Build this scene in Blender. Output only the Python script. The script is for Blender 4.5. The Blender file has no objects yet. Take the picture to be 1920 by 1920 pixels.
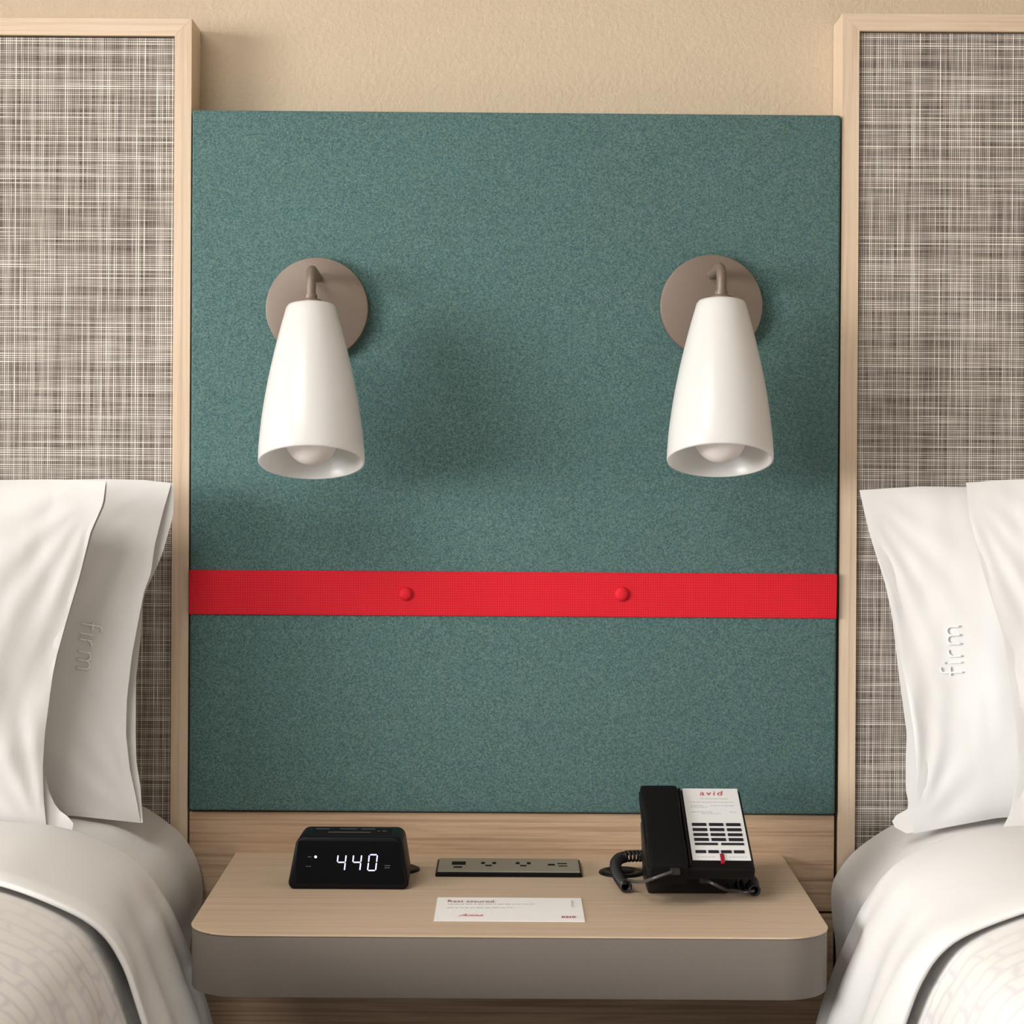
import bpy, bmesh, math, random
from mathutils import Vector, Matrix, noise
PI = math.pi
scene = bpy.context.scene
col = scene.collection
random.seed(4)

# ------------------------------------------------------------------ camera, world, lights, exposure
F, VX, VY, ZC, D0 = 3500.0, 955.0, 870.0, 1.24, 2.70
ROLL = math.radians(0.33)
cam = bpy.data.objects.new('camera', bpy.data.cameras.new('camera'))
col.objects.link(cam)
cam.matrix_world = Matrix(((math.cos(ROLL), -math.sin(ROLL), 0, 0), (0, 0, -1, -D0),
                           (math.sin(ROLL), math.cos(ROLL), 0, ZC), (0, 0, 0, 1)))
cam.data.sensor_width = 36
cam.data.lens = F / 1920 * 36
cam.data.shift_x = (960 - VX) / 1920
cam.data.shift_y = (VY - 960) / 1920
cam.data.clip_start = 0.05
cam.data.dof.use_dof = True
cam.data.dof.focus_distance = 2.55
cam.data.dof.aperture_fstop = 14
scene.camera = cam

world = bpy.data.worlds.new('world')
scene.world = world
world.use_nodes = True
world.node_tree.nodes['Background'].inputs[0].default_value = (1.0, 0.965, 0.93, 1)
world.node_tree.nodes['Background'].inputs[1].default_value = 0.47

def area(name, loc, target, sx, sy, power, colr):
    l = bpy.data.lights.new(name, 'AREA')
    l.shape = 'RECTANGLE'; l.size = sx; l.size_y = sy; l.energy = power; l.color = colr
    o = bpy.data.objects.new(name, l); col.objects.link(o)
    o.location = loc
    o.rotation_euler = (Vector(target) - Vector(loc)).to_track_quat('-Z', 'Y').to_euler()
    return o
# daylight coming in at the window of the left wall
wl_ = area('window_daylight', (-4.95, -3.6, 1.72), (2.0, -1.1, 1.0), 3.2, 1.7, 84, (1.0, 0.985, 0.97))
wl_.data.spread = math.radians(72)
# soft overhead fill, added to brighten level surfaces; no ceiling fixture is built
area('overhead_fill', (-1.1, -1.9, 2.56), (-1.1, -1.9, 0), 1.0, 1.0, 30, (1.0, 0.97, 0.93))

scene.view_settings.view_transform = 'Standard'
scene.view_settings.look = 'None'
scene.view_settings.exposure = 0.26
scene.view_settings.gamma = 1
scene.view_settings.use_curve_mapping = False

# ------------------------------------------------------------------ helpers
def P(px, py, Y):
    u = (px - VX) / F; v = (VY - py) / F
    wu = u * math.cos(ROLL) - v * math.sin(ROLL)
    wv = u * math.sin(ROLL) + v * math.cos(ROLL)
    d = Y + D0
    return Vector((wu * d, Y, ZC + wv * d))

def srgb(r, g, b):
    f = lambda c: (c / 255 / 12.92) if c / 255 <= 0.04045 else ((c / 255 + 0.055) / 1.055) ** 2.4
    return (f(r), f(g), f(b), 1)

def obj(name, bm, mat=None, parent=None, smooth=False, label=None, autosmooth=None):
    me = bpy.data.meshes.new(name)
    bm.normal_update()
    bm.to_mesh(me); bm.free()
    o = bpy.data.objects.new(name, me); col.objects.link(o)
    if mat: me.materials.append(mat)
    if smooth:
        for p in me.polygons: p.use_smooth = True
        if autosmooth: me.set_sharp_from_angle(angle=math.radians(autosmooth))
    if parent is not None: o.parent = parent
    if label: o['label'] = label
    return o

def thing(name, label, cat, loc=(0, 0, 0), rot=(0, 0, 0), group=None):
    o = bpy.data.objects.new(name, None); col.objects.link(o)
    o.empty_display_size = 0.05
    o.location = loc; o.rotation_euler = rot
    o['label'] = label; o['category'] = cat
    if group: o['group'] = group
    return o

def tag(o, label, cat, group=None):
    o['label'] = label; o['category'] = cat
    if group: o['group'] = group
    return o

def structure(o):
    o['kind'] = 'structure'
    return o

def box_bm(x0, x1, y0, y1, z0, z1, bev=0.0, seg=2, bm=None):
    new = bm is None
    b = bmesh.new()
    bmesh.ops.create_cube(b, size=1)
    for v in b.verts:
        v.co = Vector(((x0 + x1) / 2 + v.co.x * (x1 - x0), (y0 + y1) / 2 + v.co.y * (y1 - y0), (z0 + z1) / 2 + v.co.z * (z1 - z0)))
    if bev > 0:
        bmesh.ops.bevel(b, geom=b.edges[:], offset=bev, segments=seg, profile=0.5, affect='EDGES')
    if new: return b
    merge(bm, b); return bm

def merge(dst, src):
    me = bpy.data.meshes.new('tmp'); src.to_mesh(me); src.free()
    dst.from_mesh(me); bpy.data.meshes.remove(me)

def hexa(pts, bev=0, seg=2):
    """8 points: bottom 4 (ccw) then top 4"""
    b = bmesh.new(); vs = [b.verts.new(p) for p in pts]
    for f in ((3, 2, 1, 0), (4, 5, 6, 7), (0, 1, 5, 4), (1, 2, 6, 5), (2, 3, 7, 6), (3, 0, 4, 7)):
        b.faces.new([vs[i] for i in f])
    bmesh.ops.recalc_face_normals(b, faces=b.faces[:])
    if bev: bmesh.ops.bevel(b, geom=b.edges[:], offset=bev, segments=seg, profile=0.5, affect='EDGES')
    return b

def tube_bm(pts, r, n=12, bm=None, cap=True, twist=0):
    b = bm or bmesh.new()
    pts = [Vector(p) for p in pts]
    rs = r if isinstance(r, (list, tuple)) else [r] * len(pts)
    t0 = (pts[1] - pts[0]).normalized()
    nrm = t0.orthogonal().normalized()
    rings = []
    for i, p in enumerate(pts):
        a = pts[max(i - 1, 0)]; c = pts[min(i + 1, len(pts) - 1)]
        t = (c - a).normalized()
        nrm = (nrm - t * nrm.dot(t)).normalized()
        bi = t.cross(nrm)
        rings.append([b.verts.new(p + (nrm * math.cos(2 * PI * k / n) + bi * math.sin(2 * PI * k / n)) * rs[i]) for k in range(n)])
    for i in range(len(rings) - 1):
        for k in range(n):
            b.faces.new((rings[i][k], rings[i][(k + 1) % n], rings[i + 1][(k + 1) % n], rings[i + 1][k]))
    if cap:
        b.faces.new(rings[0][::-1]); b.faces.new(rings[-1])
    return b

def lathe_bm(prof, n=48, bm=None, closed=False):
    """profile [(r,z)] revolved about Z"""
    b = bm or bmesh.new()
    rings = []
    for r, z in prof:
        if r < 1e-6: rings.append([b.verts.new((0, 0, z))])
        else: rings.append([b.verts.new((r * math.cos(2 * PI * k / n), r * math.sin(2 * PI * k / n), z)) for k in range(n)])
    for i in range(len(rings) - 1):
        A, B = rings[i], rings[i + 1]
        for k in range(n):
            k2 = (k + 1) % n
            if len(A) == 1 and len(B) == 1: continue
            if len(A) == 1: b.faces.new((A[0], B[k2], B[k]))
            elif len(B) == 1: b.faces.new((A[k], A[k2], B[0]))
            else: b.faces.new((A[k], A[k2], B[k2], B[k]))
    bmesh.ops.recalc_face_normals(b, faces=b.faces[:])
    return b

def prism_bm(outline, z0, z1, bev=0, seg=2):
    b = bmesh.new()
    lo = [b.verts.new((x, y, z0)) for x, y in outline]
    hi = [b.verts.new((x, y, z1)) for x, y in outline]
    n = len(outline)
    b.faces.new(lo[::-1]); top = b.faces.new(hi)
    for k in range(n): b.faces.new((lo[k], lo[(k + 1) % n], hi[(k + 1) % n], hi[k]))
    bmesh.ops.recalc_face_normals(b, faces=b.faces[:])
    if bev:
        es = [e for e in b.edges if len(e.link_faces) == 2 and abs(e.verts[0].co.z - e.verts[1].co.z) < 1e-6]
        bmesh.ops.bevel(b, geom=es, offset=bev, segments=seg, profile=0.5, affect='EDGES')
    return b

def text_bm(body, size, shear=0.0, align='LEFT', extrude=0.0, bold=0.0, spacing=1.0):
    c = bpy.data.curves.new('t', 'FONT'); c.body = body; c.size = size; c.shear = shear
    c.align_x = align; c.extrude = extrude; c.offset = bold; c.space_character = spacing
    c.resolution_u = 3
    o = bpy.data.objects.new('t', c); col.objects.link(o)
    dg = bpy.context.evaluated_depsgraph_get()
    me = bpy.data.meshes.new_from_object(o.evaluated_get(dg))
    b = bmesh.new(); b.from_mesh(me)
    bpy.data.objects.remove(o); bpy.data.curves.remove(c); bpy.data.meshes.remove(me)
    return b

def xf(b, m):
    bmesh.ops.transform(b, matrix=m, verts=b.verts[:]); return b

def catmull(pts, n=8):
    pts = [Vector(p) for p in pts]; out = []
    q = [pts[0] * 2 - pts[1]] + pts + [pts[-1] * 2 - pts[-2]]
    for i in range(1, len(q) - 2):
        for k in range(n):
            t = k / n
            out.append(0.5 * ((2 * q[i]) + (-q[i - 1] + q[i + 1]) * t + (2 * q[i - 1] - 5 * q[i] + 4 * q[i + 1] - q[i + 2]) * t * t
                              + (-q[i - 1] + 3 * q[i] - 3 * q[i + 1] + q[i + 2]) * t ** 3))
    out.append(pts[-1]); return out

def interp(tab, x):
    if x <= tab[0][0]: return tab[0][1]
    for (a, va), (b, vb) in zip(tab, tab[1:]):
        if x <= b: return va + (vb - va) * (x - a) / (b - a)
    return tab[-1][1]

def sm(a, b, x):
    t = max(0, min(1, (x - a) / (b - a))); return t * t * (3 - 2 * t)

# ------------------------------------------------------------------ materials
class N:
    def __init__(self, name):
        self.m = bpy.data.materials.new(name); self.m.use_nodes = True
        self.t = self.m.node_tree; self.n = self.t.nodes
        self.b = self.n['Principled BSDF']
    def add(self, ty, **kw):
        nd = self.n.new(ty)
        for k, v in kw.items():
            if k in nd.inputs: nd.inputs[k].default_value = v
            else: setattr(nd, k, v)
        return nd
    def link(self, a, b): self.t.links.new(a, b)
    def math(self, op, a, b=None, clamp=False):
        nd = self.n.new('ShaderNodeMath'); nd.operation = op; nd.use_clamp = clamp
        for i, x in enumerate((a, b)):
            if x is None: continue
            if isinstance(x, (int, float)): nd.inputs[i].default_value = x
            else: self.link(x, nd.inputs[i])
        return nd.outputs[0]
    def coords(self, scale=(1, 1, 1), out='Object'):
        tc = self.n.new('ShaderNodeTexCoord'); mp = self.n.new('ShaderNodeMapping')
        mp.inputs['Scale'].default_value = scale
        self.link(tc.outputs[out], mp.inputs[0]); return mp.outputs[0]
    def noise(self, vec, scale, detail=2, rough=0.5, dist=0.0):
        nd = self.add('ShaderNodeTexNoise'); nd.inputs['Scale'].default_value = scale
        nd.inputs['Detail'].default_value = detail; nd.inputs['Roughness'].default_value = rough
        nd.inputs['Distortion'].default_value = dist
        self.link(vec, nd.inputs['Vector']); return nd.outputs['Fac']
    def ramp(self, fac, stops):
        nd = self.n.new('ShaderNodeValToRGB'); cr = nd.color_ramp
        while len(cr.elements) < len(stops): cr.elements.new(0.5)
        for e, (p, c) in zip(cr.elements, stops): e.position = p; e.color = c
        self.link(fac, nd.inputs[0]); return nd.outputs[0]
    def mix(self, fac, a, b, mode='MIX'):
        nd = self.n.new('ShaderNodeMix'); nd.data_type = 'RGBA'; nd.blend_type = mode
        for s, x in ((nd.inputs[0], fac), (nd.inputs[6], a), (nd.inputs[7], b)):
            if isinstance(x, (int, float, tuple)): s.default_value = x
            else: self.link(x, s)
        return nd.outputs[2]
    def bump(self, h, strength=0.3, dist=0.001):
        nd = self.n.new('ShaderNodeBump'); nd.inputs['Strength'].default_value = strength
        nd.inputs['Distance'].default_value = dist
        self.link(h, nd.inputs['Height']); self.link(nd.outputs[0], self.b.inputs['Normal'])
    def set(self, base=None, rough=0.5, spec=None, metal=None, **kw):
        if base is not None:
            if isinstance(base, tuple): self.b.inputs['Base Color'].default_value = base
            else: self.link(base, self.b.inputs['Base Color'])
        self.b.inputs['Roughness'].default_value = rough
        if spec is not None: self.b.inputs['Specular IOR Level'].default_value = spec
        if metal is not None: self.b.inputs['Metallic'].default_value = metal
        for k, v in kw.items(): self.b.inputs[k.replace('_', ' ')].default_value = v
        return self.m

def plain(name, c, rough=0.5, spec=None, grain=0.04, gs=300, bump=0.05, **kw):
    n = N(name); v = n.coords(); f = n.noise(v, gs, 3)
    lo = tuple(x * (1 - grain) for x in c[:3]) + (1,); hi = tuple(min(1, x * (1 + grain)) for x in c[:3]) + (1,)
    n.set(n.ramp(f, [(0.3, lo), (0.7, hi)]), rough, spec, **kw)
    if bump: n.bump(f, bump, 0.0003)
    return n.m

def mat_wall():
    n = N('beige_wall_paint'); v = n.coords()
    f = n.noise(v, 130, 4, 0.6); g = n.noise(v, 3, 2)
    n.set(n.mix(n.math('MULTIPLY', g, 0.5), srgb(206, 188, 163), srgb(201, 182, 157)), 0.75, 0.3)
    n.bump(f, 0.6, 0.003); return n.m

def mat_wood(name, axis, c_light, c_mid, c_dark, strength=1.0, coarse=26):
    n = N(name)
    sc = {'x': (0.045, 1, 1), 'z': (1, 1, 0.045), 'y': (1, 0.05, 1)}[axis]
    v = n.coords(sc)
    a = n.noise(v, coarse * 2.2, 5, 0.62, 0.7)
    fine = n.noise(v, 420, 3, 0.6)
    s2 = {'x': (0.012, 1, 1), 'z': (1, 1, 0.012), 'y': (1, 0.02, 1)}[axis]
    v2 = n.coords(s2)
    st = n.noise(v2, 190, 3, 0.5, 0.4)
    c = n.ramp(a, [(0.28, c_mid), (0.5, c_light), (0.75, c_mid)])
    dk = n.ramp(st, [(0.50, (0, 0, 0, 1)), (0.72, (1, 1, 1, 1))])
    c = n.mix(n.math('MULTIPLY', dk, 0.55 * strength), c, c_dark)
    c = n.mix(n.math('MULTIPLY', fine, 0.30 * strength), c, c_dark)
    n.set(c, 0.55, 0.35); n.bump(fine, 0.12, 0.0004); return n.m

def mat_teal():
    n = N('teal_felt'); v = n.coords((1, 0.3, 1))
    f1 = n.noise(v, 520, 2, 0.7); f2 = n.noise(v, 900, 1, 0.5)
    vh = n.coords((0.35, 0.3, 1.0)); f3 = n.noise(vh, 900, 1)
    big = n.noise(v, 5, 2)
    c = n.ramp(f1, [(0.30, srgb(44, 68, 65)), (0.48, srgb(73, 100, 95)), (0.62, srgb(96, 121, 115)), (0.8, srgb(132, 148, 141))])
    c = n.mix(n.ramp(f2, [(0.55, (0, 0, 0, 1)), (0.72, (0.55, 0.55, 0.55, 1))]), c, srgb(72, 118, 142))
    c = n.mix(n.ramp(f3, [(0.60, (0, 0, 0, 1)), (0.75, (0.5, 0.5, 0.5, 1))]), c, srgb(132, 140, 100))
    c = n.mix(n.math('MULTIPLY', big, 0.25), c, srgb(70, 112, 118))
    n.set(c, 0.95, 0.1, Sheen_Weight=0.12, Sheen_Roughness=0.6)
    n.bump(f1, 0.35, 0.0006); return n.m

def mat_weave():
    n = N('woven_grey_fabric')
    tc = n.add('ShaderNodeTexCoord'); sp = n.add('ShaderNodeSeparateXYZ'); n.link(tc.outputs['Object'], sp.inputs[0])
    def threads(across, along, pitch, seed):
        a = n.math('DIVIDE', across, pitch)
        wob = n.add('ShaderNodeTexNoise', noise_dimensions='1D'); wob.inputs['Scale'].default_value = 90
        n.link(n.math('ADD', across, seed), wob.inputs['W'])
        a = n.math('ADD', a, n.math('MULTIPLY', wob.outputs['Fac'], 1.1))
        idx = n.math('FLOOR', a); fr = n.math('FRACT', a)
        prof = n.math('SUBTRACT', 1.0, n.math('ABSOLUTE', n.math('SUBTRACT', n.math('MULTIPLY', fr, 2.0), 1.0)))
        prof = n.math('MULTIPLY', n.math('POWER', prof, 1.3), 1.35, True)
        wn = n.add('ShaderNodeTexWhiteNoise', noise_dimensions='1D'); n.link(n.math('ADD', idx, seed), wn.inputs['W'])
        cb = n.add('ShaderNodeCombineXYZ'); n.link(n.math('MULTIPLY', idx, 7.31), cb.inputs[0]); n.link(n.math('MULTIPLY', along, 14.0), cb.inputs[1])
        cb.inputs[2].default_value = seed
        ns = n.add('ShaderNodeTexNoise'); ns.inputs['Scale'].default_value = 1.0; ns.inputs['Detail'].default_value = 1
        n.link(cb.outputs[0], ns.inputs['Vector'])
        r = n.math('ADD', n.math('MULTIPLY', n.math('POWER', wn.outputs['Value'], 0.9), 0.52), n.math('MULTIPLY', n.math('SUBTRACT', ns.outputs['Fac'], 0.22), 0.95))
        return n.math('MULTIPLY', prof, r, True)
    V = threads(sp.outputs[0], sp.outputs[2], 0.0028, 3.7)
    H = threads(sp.outputs[2], sp.outputs[0], 0.0029, 41.3)
    s = n.math('ADD', n.math('MULTIPLY', n.math('MAXIMUM', V, H), 0.55), n.math('MULTIPLY', n.math('ADD', V, H), 0.33))
    c = n.ramp(s, [(0.0, srgb(62, 54, 50)), (0.2, srgb(102, 93, 86)), (0.5, srgb(168, 159, 149)), (0.95, srgb(246, 240, 230))])
    n.set(c, 0.85, 0.2); n.bump(s, 0.3, 0.0008); return n.m

def mat_strap():
    n = N('red_webbing'); v = n.coords()
    w = n.add('ShaderNodeTexWave', bands_direction='X'); w.inputs['Scale'].default_value = 95; n.link(v, w.inputs[0])
    w2 = n.add('ShaderNodeTexWave', bands_direction='Z'); w2.inputs['Scale'].default_value = 90; n.link(v, w2.inputs[0])
    s = n.math('MULTIPLY', n.math('ADD', w.outputs['Fac'], w2.outputs['Fac']), 0.5)
    n.set(n.ramp(s, [(0.1, srgb(186, 18, 34)), (0.9, srgb(215, 30, 46))]), 0.7, 0.25)
    n.bump(s, 0.25, 0.0005); return n.m

def mat_cotton(name, c, fine=0.15):
    n = N(name); v = n.coords()
    f = n.noise(v, 14, 3, 0.55, 0.4); g = n.noise(v, 1500, 1)
    n.set(c, 0.85, 0.2, Sheen_Weight=0.08)
    n.bump(n.math('ADD', f, n.math('MULTIPLY', g, 0.02)), fine, 0.01); return n.m

def mat_duvet():
    n = N('patterned_duvet_cotton'); v = n.coords(out='UV')
    ns = n.add('ShaderNodeTexNoise'); ns.inputs['Scale'].default_value = 26; n.link(v, ns.inputs['Vector'])
    mx = n.add('ShaderNodeMix', data_type='VECTOR'); mx.inputs[0].default_value = 0.028
    n.link(v, mx.inputs[4]); n.link(ns.outputs['Color'], mx.inputs[5])
    br = n.add('ShaderNodeTexBrick', offset=0.35)
    br.inputs['Scale'].default_value = 1
    br.inputs['Brick Width'].default_value = 0.052; br.inputs['Row Height'].default_value = 0.030
    br.inputs['Mortar Size'].default_value = 0.0075; br.inputs['Mortar Smooth'].default_value = 1.0
    br.inputs['Color1'].default_value = (0, 0, 0, 1); br.inputs['Color2'].default_value = (0.25, 0.25, 0.25, 1); br.inputs['Mortar'].default_value = (1, 1, 1, 1)
    n.link(mx.outputs[1], br.inputs['Vector'])
    msk = n.ramp(n.noise(v, 2.6, 2), [(0.35, (0.1, 0.1, 0.1, 1)), (0.70, (1, 1, 1, 1))])
    c = n.mix(n.math('MULTIPLY', n.math('MULTIPLY', br.outputs['Color'], msk), 0.78), (0.76, 0.74, 0.70, 1), (0.55, 0.53, 0.58, 1))
    n.set(c, 0.85, 0.2)
    n.bump(n.noise(v, 14, 3, 0.5), 0.15, 0.008); return n.m

M = {}
M['wall'] = mat_wall()
OL, OM, OD = srgb(224, 203, 178), srgb(212, 186, 158), srgb(168, 138, 110)
M['oak_x'] = mat_wood('oak_horizontal', 'x', OL, OM, OD, 0.6)
M['oak_z'] = mat_wood('oak_vertical', 'z', OL, OM, OD, 0.6)
M['oak_panel'] = mat_wood('oak_panel', 'x', srgb(205, 177, 148), srgb(184, 154, 126), srgb(128, 98, 76), 1.25, 40)
M['oak_top'] = mat_wood('oak_shelf_top', 'x', srgb(212, 190, 165), srgb(200, 176, 150), srgb(158, 130, 106), 0.65)
M['teal'] = mat_teal()
M['weave'] = mat_weave()
M['strap'] = mat_strap()
M['red'] = plain('red_fabric_button', srgb(205, 26, 42), 0.7, 0.25)
M['taupe'] = plain('taupe_metal', srgb(120, 106, 94), 0.42, 0.5, 0.02, metal=0.15)
M['fascia'] = plain('taupe_laminate', srgb(114, 107, 100), 0.55, 0.4, 0.03)
M['cotton'] = mat_cotton('white_cotton', (0.73, 0.72, 0.705, 1))
M['pillow'] = mat_cotton('white_pillow_cotton', (0.72, 0.71, 0.695, 1), 0.15)
M['thread'] = plain('white_embroidery_thread', (0.93, 0.92, 0.90, 1), 0.35, 0.6, 0.02)
M['duvet'] = mat_duvet()
M['black'] = plain('black_plastic', srgb(8, 8, 10), 0.45, 0.18, 0.1)
M['black_soft'] = plain('black_textured_plastic', srgb(11, 11, 13), 0.6, 0.15, 0.12)
M['gloss'] = plain('black_glossy_screen', srgb(5, 5, 7), 0.22, 0.12, 0.05, bump=0)
M['cord'] = plain('black_cord_rubber', srgb(28, 27, 29), 0.42, 0.45, 0.1)
M['lead'] = plain('dark_grey_cord_lead', srgb(66, 63, 63), 0.38, 0.6, 0.1)
M['dark'] = plain('dark_recess', srgb(14, 12, 12), 0.8, 0.2, 0.1)
M['steel'] = plain('brushed_grey_metal', srgb(148, 150, 138), 0.4, 0.5, 0.03, 500, metal=0.3)
M['paper'] = plain('white_card_paper', srgb(250, 249, 248), 0.7, 0.3, 0.01, bump=0.02)
M['label'] = plain('white_phone_faceplate', srgb(226, 228, 228), 0.45, 0.4, 0.01, bump=0)
M['ink_red'] = plain('red_print', srgb(206, 60, 70), 0.6, 0.2, 0.02, bump=0)
M['ink_maroon'] = plain('maroon_print', srgb(168, 112, 118), 0.6, 0.2, 0.02, bump=0)
M['ink_grey'] = plain('grey_print', srgb(180, 178, 180), 0.6, 0.2, 0.02, bump=0)
M['ink_dark'] = plain('dark_print', srgb(90, 84, 86), 0.6, 0.2, 0.02, bump=0)
M['ink_white'] = plain('pale_key_print', srgb(150, 150, 160), 0.6, 0.2, 0.02, bump=0)
M['key'] = plain('dark_blue_black_key', srgb(26, 26, 38), 0.4, 0.5, 0.05, bump=0)
M['red_lens'] = plain('red_message_lamp_plastic', srgb(150, 16, 34), 0.3, 0.5, 0.03, bump=0)
M['carpet'] = plain('grey_brown_carpet', srgb(92, 84, 76), 0.95, 0.1, 0.3, 250, 0.4)
M['ceiling'] = plain('white_ceiling_paint', srgb(232, 226, 216), 0.9, 0.2, 0.02)
M['frame_white'] = plain('white_window_paint', srgb(225, 225, 220), 0.5, 0.4, 0.02)
def mat_shade():
    n = N('opal_white_glass')
    n.set((0.88, 0.87, 0.85, 1), 0.30, 0.5, Coat_Weight=0.25, Coat_Roughness=0.2)
    n.b.inputs['Subsurface Weight'].default_value = 0.35
    n.b.inputs['Subsurface Radius'].default_value = (0.02, 0.018, 0.016)
    n.b.inputs['Subsurface Scale'].default_value = 0.6
    f = n.noise(n.coords(), 40, 2); n.bump(f, 0.02, 0.0005)
    n.b.inputs['Subsurface Weight'].default_value = 0.0
    tr = n.add('ShaderNodeBsdfTranslucent'); tr.inputs[0].default_value = (0.93, 0.92, 0.90, 1)
    mx = n.add('ShaderNodeMixShader'); mx.inputs[0].default_value = 0.38
    n.link(n.b.outputs[0], mx.inputs[1]); n.link(tr.outputs[0], mx.inputs[2])
    n.link(mx.outputs[0], n.n['Material Output'].inputs[0])
    return n.m
M['shade'] = mat_shade()
M['bulb'] = plain('frosted_bulb_glass', (0.86, 0.81, 0.78, 1), 0.35, 0.4, 0.01, bump=0)
def mat_led():
    n = N('lit_clock_digits')
    n.set(srgb(200, 195, 255), 0.4)
    n.b.inputs['Emission Color'].default_value = (0.72, 0.66, 1.0, 1)
    n.b.inputs['Emission Strength'].default_value = 0.95
    return n.m
M['led'] = mat_led()
def mat_glass():
    n = N('window_glass'); n.set((1, 1, 1, 1), 0.02); n.b.inputs['Transmission Weight'].default_value = 1.0
    n.b.inputs['IOR'].default_value = 1.1; return n.m
M['glass'] = mat_glass()

# ------------------------------------------------------------------ room shell
structure(obj('wall_back', box_bm(-5.2, 3.4, 0.0, 0.12, 0, 2.6), M['wall']))
structure(obj('floor', box_bm(-5.2, 3.4, -5.2, 0.12, -0.1, 0.0), M['carpet']))
structure(obj('ceiling', box_bm(-5.2, 3.4, -5.2, 0.12, 2.6, 2.7), M['ceiling']))
structure(obj('wall_right', box_bm(3.4, 3.52, -5.2, 0.12, 0, 2.6), M['wall']))
wl = bmesh.new()
WY0, WY1, WZ0, WZ1 = -5.05, -2.05, 0.85, 2.5
for y0, y1, z0, z1 in ((-5.2, WY0, 0, 2.6), (WY1, 0.12, 0, 2.6), (WY0, WY1, 0, WZ0), (WY0, WY1, WZ1, 2.6)):
    box_bm(-5.32, -5.2, y0, y1, z0, z1, bm=wl)
structure(obj('wall_left', wl, M['wall']))
wf = bmesh.new()
t = 0.05
for y0, y1, z0, z1 in ((WY0, WY0 + t, WZ0, WZ1), (WY1 - t, WY1, WZ0, WZ1), (WY0 + t, WY1 - t, WZ0, WZ0 + t), (WY0 + t, WY1 - t, WZ1 - t, WZ1),
                       ((WY0 + WY1) / 2 - t / 2, (WY0 + WY1) / 2 + t / 2, WZ0 + t, WZ1 - t)):
    box_bm(-5.29, -5.23, y0, y1, z0, z1, 0.004, 1, bm=wf)
win = structure(obj('window_1', wf, M['frame_white']))
obj('window_pane', box_bm(-5.265, -5.259, WY0 + t, WY1 - t, WZ0 + t, WZ1 - t), M['glass'], win)

# ------------------------------------------------------------------ headboards
YH = -0.075
def headboard(edge_x, side, ztop, width, label):
    """side=-1: bed on the left, its inner edge at edge_x"""
    h = thing('headboard', label, 'headboard', (edge_x + side * width / 2, 0, 0), group=None)
    ox = edge_x + side * width / 2
    w = 0.0243; hw = width / 2; z0 = 0.25
    def mitre(pts2d, mat, nm):
        b = bmesh.new()
        f = [b.verts.new((x, YH, z)) for x, z in pts2d]; k = [b.verts.new((x, -0.002, z)) for x, z in pts2d]
        b.faces.new(f); b.faces.new(k[::-1])
        for i in range(4): b.faces.new((f[i], k[i], k[(i + 1) % 4], f[(i + 1) % 4]))
        bmesh.ops.recalc_face_normals(b, faces=b.faces[:])
        bmesh.ops.bevel(b, geom=b.edges[:], offset=0.0003, segments=1, affect='EDGES')
        return obj(nm, b, mat, h)
    g = 0.0
    for s in (-1, 1):
        mitre([(s * hw, z0), (s * (hw - w), z0), (s * (hw - w), ztop - w), (s * hw, ztop)], M['oak_z'], 'side_rail')
    mitre([(-hw + g, ztop), (hw - g, ztop), (hw - w - g, ztop - w), (-hw + w + g, ztop - w)], M['oak_x'], 'top_rail')
    obj('woven_panel', box_bm(-hw + w + 0.001, hw - w - 0.001, YH + 0.006, YH + 0.03, z0, ztop - w - 0.0015, 0.001, 1), M['weave'], h,
        label='grey and cream woven fabric panel')
    return h
LX = (P(360, 35, YH).x + P(351, 1560, YH).x) / 2
RX = (P(1579, 25, YH).x + P(1571.5, 1600, YH).x) / 2
headboard(LX, -1, P(200, 34, YH).z, 1.60, 'oak framed woven grey headboard behind the bed left of the teal panel')
headboard(RX, 1, P(1750, 26, YH).z, 1.60, 'oak framed woven grey headboard behind the bed right of the teal panel')

# ------------------------------------------------------------------ teal panel with strap
YP = -0.080
tp = thing('upholstered_panel', 'teal felt wall panel with a red strap between the two headboards', 'wall panel', ((LX + RX) / 2, 0, P(955, 1524, YP).z))
def quad_slab(corners, y0, y1, bev, off, seg=3):
    """corners TL TR BR BL as (px,py) at front depth y0"""
    w = [P(x, y, y0) for x, y in corners]
    TL, TR, BR, BL = [Vector((v.x, 0, v.z)) for v in w]
    b = hexa([(BL.x, y0, BL.z), (BR.x, y0, BR.z), (BR.x, y1, BR.z), (BL.x, y1, BL.z),
              (TL.x, y0, TL.z), (TR.x, y0, TR.z), (TR.x, y1, TR.z), (TL.x, y1, TL.z)], bev, seg)
    return xf(b, Matrix.Translation(-Vector(off)))
obj('padded_felt', quad_slab([(360.5, 205.5), (1577.5, 215.5), (1566, 1528), (354, 1520)], YP, -0.002, 0.004, tp.location), M['teal'], tp, True, autosmooth=50)
st = obj('strap', quad_slab([(354.5, 1068.5), (1570.5, 1076.5), (1569, 1160), (353.5, 1152)], YP - 0.0028, YP + 0.001, 0.001, tp.location, 1), M['strap'], tp, label='bright red webbing strap')
for px, py, r in ((761, 1113.5, 0.0092), (1166, 1114, 0.0098)):
    b = lathe_bm([(0, 0.0058), (r * 0.5, 0.0054), (r * 0.85, 0.0040), (r, 0.0020), (r * 1.02, 0.0005), (r * 0.95, 0)], 32)
    xf(b, Matrix.Rotation(PI / 2, 4, 'X'))
    p = P(px, py, YP - 0.0028)
    xf(b, Matrix.Translation(p - tp.location))
    obj('button', b, M['red'], st, True)

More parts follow.
